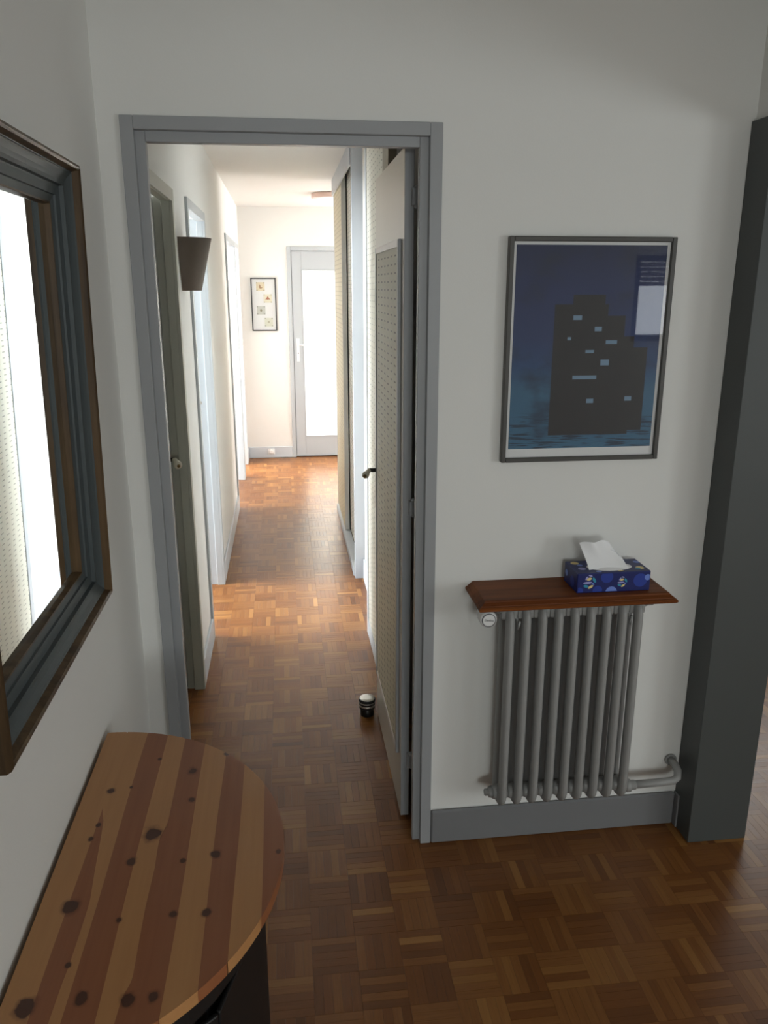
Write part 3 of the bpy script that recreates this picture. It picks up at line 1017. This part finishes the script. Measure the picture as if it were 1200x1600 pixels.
# ------------------------------------------------------------------ shelf above the radiator
sx0, sx1, syf = 0.503, 1.072, 1.962
sh = thing('wall_shelf', 'dark brown wooden shelf with a moulded edge above the radiator', 'shelf', (.79, YW, .858))
prof = [(0.004, .858), (0.0, .861), (-0.001, .866), (0.003, .8705), (0.006, .871), (0.007, .8735), (0.012, .8765), (0.0165, .8800), (0.018, .8835), (0.023, .8850)]
bm = bmesh.new()
loops = []
for ins, z in prof:
    loops.append([bm.verts.new(p) for p in ((sx0 + ins, YW - .0005, z), (sx0 + ins, syf + ins, z), (sx1 - ins, syf + ins, z), (sx1 - ins, YW - .0005, z))])
for a, b in zip(loops, loops[1:]):
    for i in range(4):
        bm.faces.new((a[i], a[(i + 1) % 4], b[(i + 1) % 4], b[i]))
bm.faces.new(loops[0][::-1])
bm.faces.new(loops[-1])
bmesh.ops.recalc_face_normals(bm, faces=bm.faces)
obj('board', bm, BROWNW, sh)
for x0 in (0.571, 1.004):
    bm = bmesh.new()
    pr = [(2.137, .8575), (1.985, .8575), (1.985, .850), (1.995, .848), (2.005, .838), (2.025, .832), (2.045, .818), (2.08, .812), (2.10, .795), (2.137, .79)]
    a = [bm.verts.new((x0, y, z)) for y, z in pr]
    b = [bm.verts.new((x0 + .016, y, z)) for y, z in pr]
    bm.faces.new(a)
    bm.faces.new(b[::-1])
    for i in range(len(pr)):
        bm.faces.new((a[i], b[i], b[(i + 1) % len(pr)], a[(i + 1) % len(pr)]))
    bmesh.ops.recalc_face_normals(bm, faces=bm.faces)
    obj('bracket', bm, RADP, sh)

# ------------------------------------------------------------------ tissue box
bx0, bx1, by0, by1, bz0, bz1 = 0.790, 1.004, 2.003, 2.110, 0.8853, 0.944
tb = thing('tissue_box', 'navy blue tissue box printed with pale dots, standing on the shelf', 'tissue box', ((bx0 + bx1) / 2, (by0 + by1) / 2, bz0))
bm = bmesh.new()
bm_box(bm, bx0, bx1, by0, by1, bz0, bz1, 0.0025, 2)
obj('carton', bm, NAVY, tb)
ecx, ecy, era, erb = (bx0 + bx1) / 2 + .002, (by0 + by1) / 2 - .008, 0.066, 0.034
bm = bmesh.new()
n = 40
ring = [bm.verts.new((ecx + era * math.cos(2 * math.pi * i / n), ecy + erb * math.sin(2 * math.pi * i / n), bz1 + .0006)) for i in range(n)]
rin = [bm.verts.new((ecx + era * .5 * math.cos(2 * math.pi * i / n), ecy + erb * .35 * math.sin(2 * math.pi * i / n), bz1 + .012)) for i in range(n)]
for i in range(n):
    f = bm.faces.new((ring[i], ring[(i + 1) % n], rin[(i + 1) % n], rin[i]))
    f.smooth = True
bm.faces.new(rin)
bmesh.ops.recalc_face_normals(bm, faces=bm.faces)
obj('opening_film', bm, TISSUE, tb)
# the sheet: a folded, leaning tissue
bm = bmesh.new()
nu, nv = 14, 12
grid = []
for j in range(nv + 1):
    v = j / nv
    row = []
    for i in range(nu + 1):
        u = i / nu
        half = 0.056 * (1 - v) + 0.043 * v + 0.004 * (1 - v) ** 4
        cxs = ecx - 0.009 - 0.034 * v
        x = cxs + (u * 2 - 1) * half
        y = ecy + 0.006 * math.sin(u * 7 + v * 2) * (0.4 + v) + 0.010 * (u - .5) * math.sin(3 * v) + 0.012 * v - 0.024 * (1 - v) ** 2
        z = bz1 + .002 + 0.073 * v * (0.86 + 0.14 * math.sin(math.pi * (u * .7 + .15))) + 0.002 * math.sin(u * 9) * v
        row.append(bm.verts.new((x, y, z)))
    grid.append(row)
for j in range(nv):
    for i in range(nu):
        f = bm.faces.new((grid[j][i], grid[j][i + 1], grid[j + 1][i + 1], grid[j + 1][i]))
        f.smooth = True
# second fold hanging behind and to the right
grid2 = []
for j in range(nv + 1):
    v = j / nv
    row = []
    for i in range(nu + 1):
        u = i / nu
        x = ecx + 0.004 + (u * 2 - 1) * (0.052 - 0.016 * v) - 0.026 * v
        y = ecy + 0.016 + 0.005 * math.cos(u * 8 + v) * (0.3 + v) - 0.002 * v
        z = bz1 + .002 + 0.066 * v * (1 - 0.35 * u * v)
        row.append(bm.verts.new((x, y, z)))
    grid2.append(row)
for j in range(nv):
    for i in range(nu):
        f = bm.faces.new((grid2[j][i], grid2[j][i + 1], grid2[j + 1][i + 1], grid2[j + 1][i]))
        f.smooth = True
obj('tissue_sheet', bm, TISSUE, tb)
# printed dots: front, top, left end
dot_n = [0]
def dot_on(face, a, b, r, mat, clip=True, n=20, sq=1.0, rot=0.0):
    bm = bmesh.new()
    dot_n[0] += 1
    e = 0.00015 + 0.00002 * dot_n[0]
    vs = []
    for i in range(n):
        t = 2 * math.pi * i / n
        dx, dz = r * math.cos(t), r * sq * math.sin(t)
        p = a + dx * math.cos(rot) - dz * math.sin(rot)
        q = b + dx * math.sin(rot) + dz * math.cos(rot)
        if face == 'front':
            p = min(max(p, bx0 + .003), bx1 - .003)
            q = min(max(q, bz0 + .003), bz1 - .003)
            vs.append((p, by0 - e, q))
        elif face == 'top':
            p = min(max(p, bx0 + .003), bx1 - .003)
            q = min(max(q, by0 + .003), by1 - .003)
            vs.append((p, q, bz1 + e))
        else:
            p = min(max(p, by0 + .003), by1 - .003)
            q = min(max(q, bz0 + .003), bz1 - .003)
            vs.append((bx0 - e, p, q))
    out = []
    for v in vs:
        if not out or (Vector(v) - Vector(out[-1])).length > 1e-5:
            out.append(v)
    if (Vector(out[0]) - Vector(out[-1])).length < 1e-5:
        out.pop()
    f = bm.faces.new([bm.verts.new(v) for v in out])
    f.normal_update()
    want = {'front': Vector((0, -1, 0)), 'top': Vector((0, 0, 1)), 'end': Vector((-1, 0, 0))}[face]
    if f.normal.dot(want) < 0:
        bmesh.ops.reverse_faces(bm, faces=[f])
    obj('printed_dot', bm, mat, tb)
zf = lambda t: bz0 + t * (bz1 - bz0)
xf = lambda t: bx0 + t * (bx1 - bx0)
for cxp, czp, rr in ((.155, .56, .021), (.605, .50, .016)):
    cx_, cz_ = xf(cxp), zf(czp)
    for a, b, r, m, sq, rot in ((-.30, .55, .30, LILAC, .45, 1.0), (.05, .42, .36, YELL, .55, .25), (.75, .25, .42, AQUA, .45, -1.1), (-.15, -.10, .62, LILAC, .26, .05),
                                (-.35, -.58, .36, AQUA, .55, -.3), (.30, -.70, .40, YELL, .45, .55), (.62, -.28, .22, PERI, .5, -.8), (.2, .88, .28, LILAC, .4, -.3)):
        dot_on('front', cx_ + a * rr, cz_ + b * rr, r * rr, m, True, 14, sq, rot)
for cxp, czp, r, m in ((.86, .55, .020, NAVYL), (.96, .68, .009, PERI), (.47, .0, .017, PERI), (.28, .12, .014, NAVYL), (.40, .78, .018, NAVYL), (.03, .1, .012, NAVYL)):
    dot_on('front', xf(cxp), zf(czp), r, m)
for a, b, r, m in ((.10, .80, .012, YELL), (.14, .62, .008, PERI), (.12, .35, .011, LILAC), (.30, .08, .008, PERI), (.90, .25, .012, YELL), (.86, .20, .008, AQUA), (.72, .92, .010, LILAC), (.60, .06, .008, YELL), (.95, .7, .010, PERI)):
    dot_on('top', xf(a), by0 + b * (by1 - by0), r, m, True, 14)
for a, b, r, m in ((.80, .55, .010, PERI), (.35, .4, .016, NAVYL)):
    dot_on('end', by0 + a * (by1 - by0), zf(b), r, m)

# ------------------------------------------------------------------ mirror on the left wall (leans forward a little)
my0, my1, mz0, mz1 = 0.950, 1.592, 1.106, 1.925
mr = thing('mirror', 'large mirror in a deep charcoal and brown frame on the white wall', 'mirror', (XL, (my0 + my1) / 2, mz0))
PROF = [  # inset from the outer edge, height off the wall, material (0 brown, 1 charcoal, 2 dark lip)
    (0.000, 0.002, 0), (0.000, 0.052, 0), (0.003, 0.058, 0), (0.0075, 0.060, 0), (0.0110, 0.057, 0), (0.0145, 0.0460, 0),
    (0.0155, 0.0450, 1), (0.0175, 0.0460, 1), (0.0195, 0.0440, 1), (0.027, 0.0395, 1), (0.034, 0.0370, 1), (0.0405, 0.0362, 1),
    (0.0415, 0.0290, 1), (0.0440, 0.0280, 1), (0.0575, 0.0260, 1), (0.0585, 0.0225, 1), (0.0610, 0.0220, 1), (0.0700, 0.0198, 1),
    (0.0730, 0.0195, 2), (0.0745, 0.0100, 2)]
def frame_part(name, m_lo, m_hi, mats, back):
    """frame ring swept through profile points m_lo..m_hi"""
    bm = bmesh.new()
    rings = []
    for s, d, m in PROF[m_lo:m_hi + 1]:
        rings.append([bm.verts.new((XL + d, y, z)) for y, z in ((my0 + s, mz0 + s), (my1 - s, mz0 + s), (my1 - s, mz1 - s), (my0 + s, mz1 - s))])
    for k, (a, b) in enumerate(zip(rings, rings[1:])):
        for i in range(4):
            f = bm.faces.new((a[i], a[(i + 1) % 4], b[(i + 1) % 4], b[i]))
    if back:
        a, b = rings[-1], rings[0]
        q = [bm.verts.new((XL + .002, v.co.y, v.co.z)) for v in a]
        for i in range(4):
            bm.faces.new((a[i], a[(i + 1) % 4], q[(i + 1) % 4], q[i]))
            bm.faces.new((q[i], q[(i + 1) % 4], b[(i + 1) % 4], b[i]))
    bmesh.ops.recalc_face_normals(bm, faces=bm.faces)
    return obj(name, bm, mats, mr)
frame_part('outer_rim', 0, 5, RIMW, True)
frame_part('moulding', 5, 17, TEAL, True)
frame_part('inner_lip', 17, 19, RIMW, True)
s = 0.0742
boxes('mirror_glass', [(XL + .0035, XL + .0098, my0 + s, my1 - s, mz0 + s, mz1 - s)], MIRROR, mr)
mr.rotation_euler = (0, math.radians(1.15), 0)

# ------------------------------------------------------------------ half-round table
TZ, TH = 0.760, 0.021
tcx, tcy, ta, tbm = -0.418, 1.218, 0.388, 0.412      # back edge x, centre y, depth, half length
tbl = thing('half_round_table', 'half-round pine table with light and reddish strips on a black base', 'table', (-.25, tcy, 0))
EDG = [-0.418, -0.373, -0.329, -0.285, -0.2455, -0.198, -0.1525, -0.1115, -0.067, -0.030]
B1 = [(1.60, -.373), (1.267, -.374), (1.2, -.369), (1.129, -.376), (1.058, -.373), (.95, -.371), (.80, -.370)]
B2 = [(1.64, -.3715), (1.345, -.3715), (1.33, -.364), (1.271, -.357), (1.185, -.349), (1.113, -.341), (1.06, -.341), (.987, -.342), (.951, -.344), (.80, -.348)]
B5 = [(1.64, -.244), (1.50, -.244), (1.308, -.243), (1.285, -.2445), (1.262, -.2515), (1.231, -.2515), (1.179, -.249), (1.09, -.250), (1.008, -.248), (.948, -.246), (.92, -.255), (.80, -.262)]
def interp(tab, y):
    tab = sorted(tab)
    if y <= tab[0][0]:
        return tab[0][1]
    for (a, p), (b, q) in zip(tab, tab[1:]):
        if a <= y <= b:
            return p + (q - p) * (y - a) / (b - a)
    return tab[-1][1]
def rim_x(y):
    t = (y - tcy) / tbm
    return tcx + ta * math.sqrt(max(0.0, 1 - t * t))
def edge(i, y):
    if i == 4:
        return interp(B5, y)
    return EDG[i] + (0.0012 * math.sin(y * 9 + i * 2.1) if 0 < i < 9 else 0)
TONE = [0, None, 1, 0, 1, 0, 1, 0, 1]
for p in range(9):
    # this strip's y range: where its inner edge is inside the rim
    inside = [tcy - tbm + k * tbm / 4000 for k in range(8001) if rim_x(tcy - tbm + k * tbm / 4000) > edge(p, tcy - tbm + k * tbm / 4000) + 2e-5]
    ya, yb = inside[0], inside[-1]
    half = (yb - ya) / 2
    M = 64
    bm = bmesh.new()
    lay = bm.faces.layers.float.new('tone')
    cols = []
    for j in range(M + 1):
        # denser towards the ends, where the rim curves
        y = (ya + yb) / 2 - half * math.cos(math.pi * j / M)
        lo, hi = edge(p, y), (edge(p + 1, y) if p < 8 else 1.0)
        hi = max(min(hi, rim_x(y)), lo + 1e-5)
        xs = [lo, hi]
        if p == 1:
            xs = [lo, min(max(interp(B2, y), lo + 2e-5), hi - 1e-6) if hi - lo > 4e-5 else (lo + hi) / 2, hi]
        cols.append(([bm.verts.new((x, y, TZ)) for x in xs], [bm.verts.new((x, y, TZ - TH)) for x in xs]))
    for (ta_, ba_), (tb_, bb_) in zip(cols, cols[1:]):
        m = len(ta_)
        for i in range(m - 1):
            f = bm.faces.new((ta_[i], tb_[i], tb_[i + 1], ta_[i + 1]))
            f[lay] = (1.0 if i == 0 else 0.0) if p == 1 else float(TONE[p])
            if p == 1 and i == 0 and ta_[1].co.x - ta_[0].co.x < .003:
                f[lay] = 0.0
            g = bm.faces.new((ba_[i], ba_[i + 1], bb_[i + 1], bb_[i]))
            g[lay] = f[lay]
        for i in (0, m - 1):
            g = bm.faces.new((ta_[i], ba_[i], bb_[i], tb_[i]))
            g[lay] = 0.0 if p == 1 else float(TONE[p])
    for t_, b_ in (cols[0], cols[-1]):
        g = bm.faces.new(t_ + b_[::-1])
        g[lay] = 0.0
    bmesh.ops.remove_doubles(bm, verts=bm.verts, dist=1e-6)
    bmesh.ops.recalc_face_normals(bm, faces=bm.faces)
    obj('plank', bm, PINE, tbl)
# black base: half-round apron and faceted body with two doors
def plan(off, n=20):
    pts = []
    for i in range(n + 1):
        t = math.pi * i / n - math.pi / 2
        pts.append((tcx + (ta - off) * math.cos(t), tcy + (tbm - off) * math.sin(t)))
    return pts
def prism(bm, pts, z0, z1):
    a = [bm.verts.new((x, y, z0)) for x, y in pts]
    b = [bm.verts.new((x, y, z1)) for x, y in pts]
    bm.faces.new(a[::-1])
    bm.faces.new(b)
    for i in range(len(pts)):
        bm.faces.new((a[i], a[(i + 1) % len(pts)], b[(i + 1) % len(pts)], b[i]))
bm = bmesh.new()
prism(bm, plan(.042), TZ - TH - .085, TZ - TH)
bmesh.ops.recalc_face_normals(bm, faces=bm.faces)
obj('apron', bm, BLACKW, tbl)
bm = bmesh.new()
prism(bm, plan(.060, 16), 0.05, TZ - TH - .085)
bmesh.ops.recalc_face_normals(bm, faces=bm.faces)
obj('body', bm, BLACKW, tbl)
bm = bmesh.new()
prism(bm, plan(.080, 16), 0.0005, 0.05)
bmesh.ops.recalc_face_normals(bm, faces=bm.faces)
obj('plinth', bm, BLACKW, tbl)
for t in (-54, -18, 18, 54):
    a = math.radians(t)
    x, y = tcx + (ta - .059) * math.cos(a), tcy + (tbm - .059) * math.sin(a)
    bm = bmesh.new()
    bm_box(bm, -.004, .004, -.11, .11, .08, TZ - TH - .11, 0.003)
    nrm = math.atan2(math.sin(a) / (tbm - .059), math.cos(a) / (ta - .059))
    bmesh.ops.transform(bm, matrix=Matrix.Translation((x, y, 0)) @ Matrix.Rotation(nrm, 4, 'Z'), verts=bm.verts)
    obj('front_panel', bm, BLACKW, tbl)
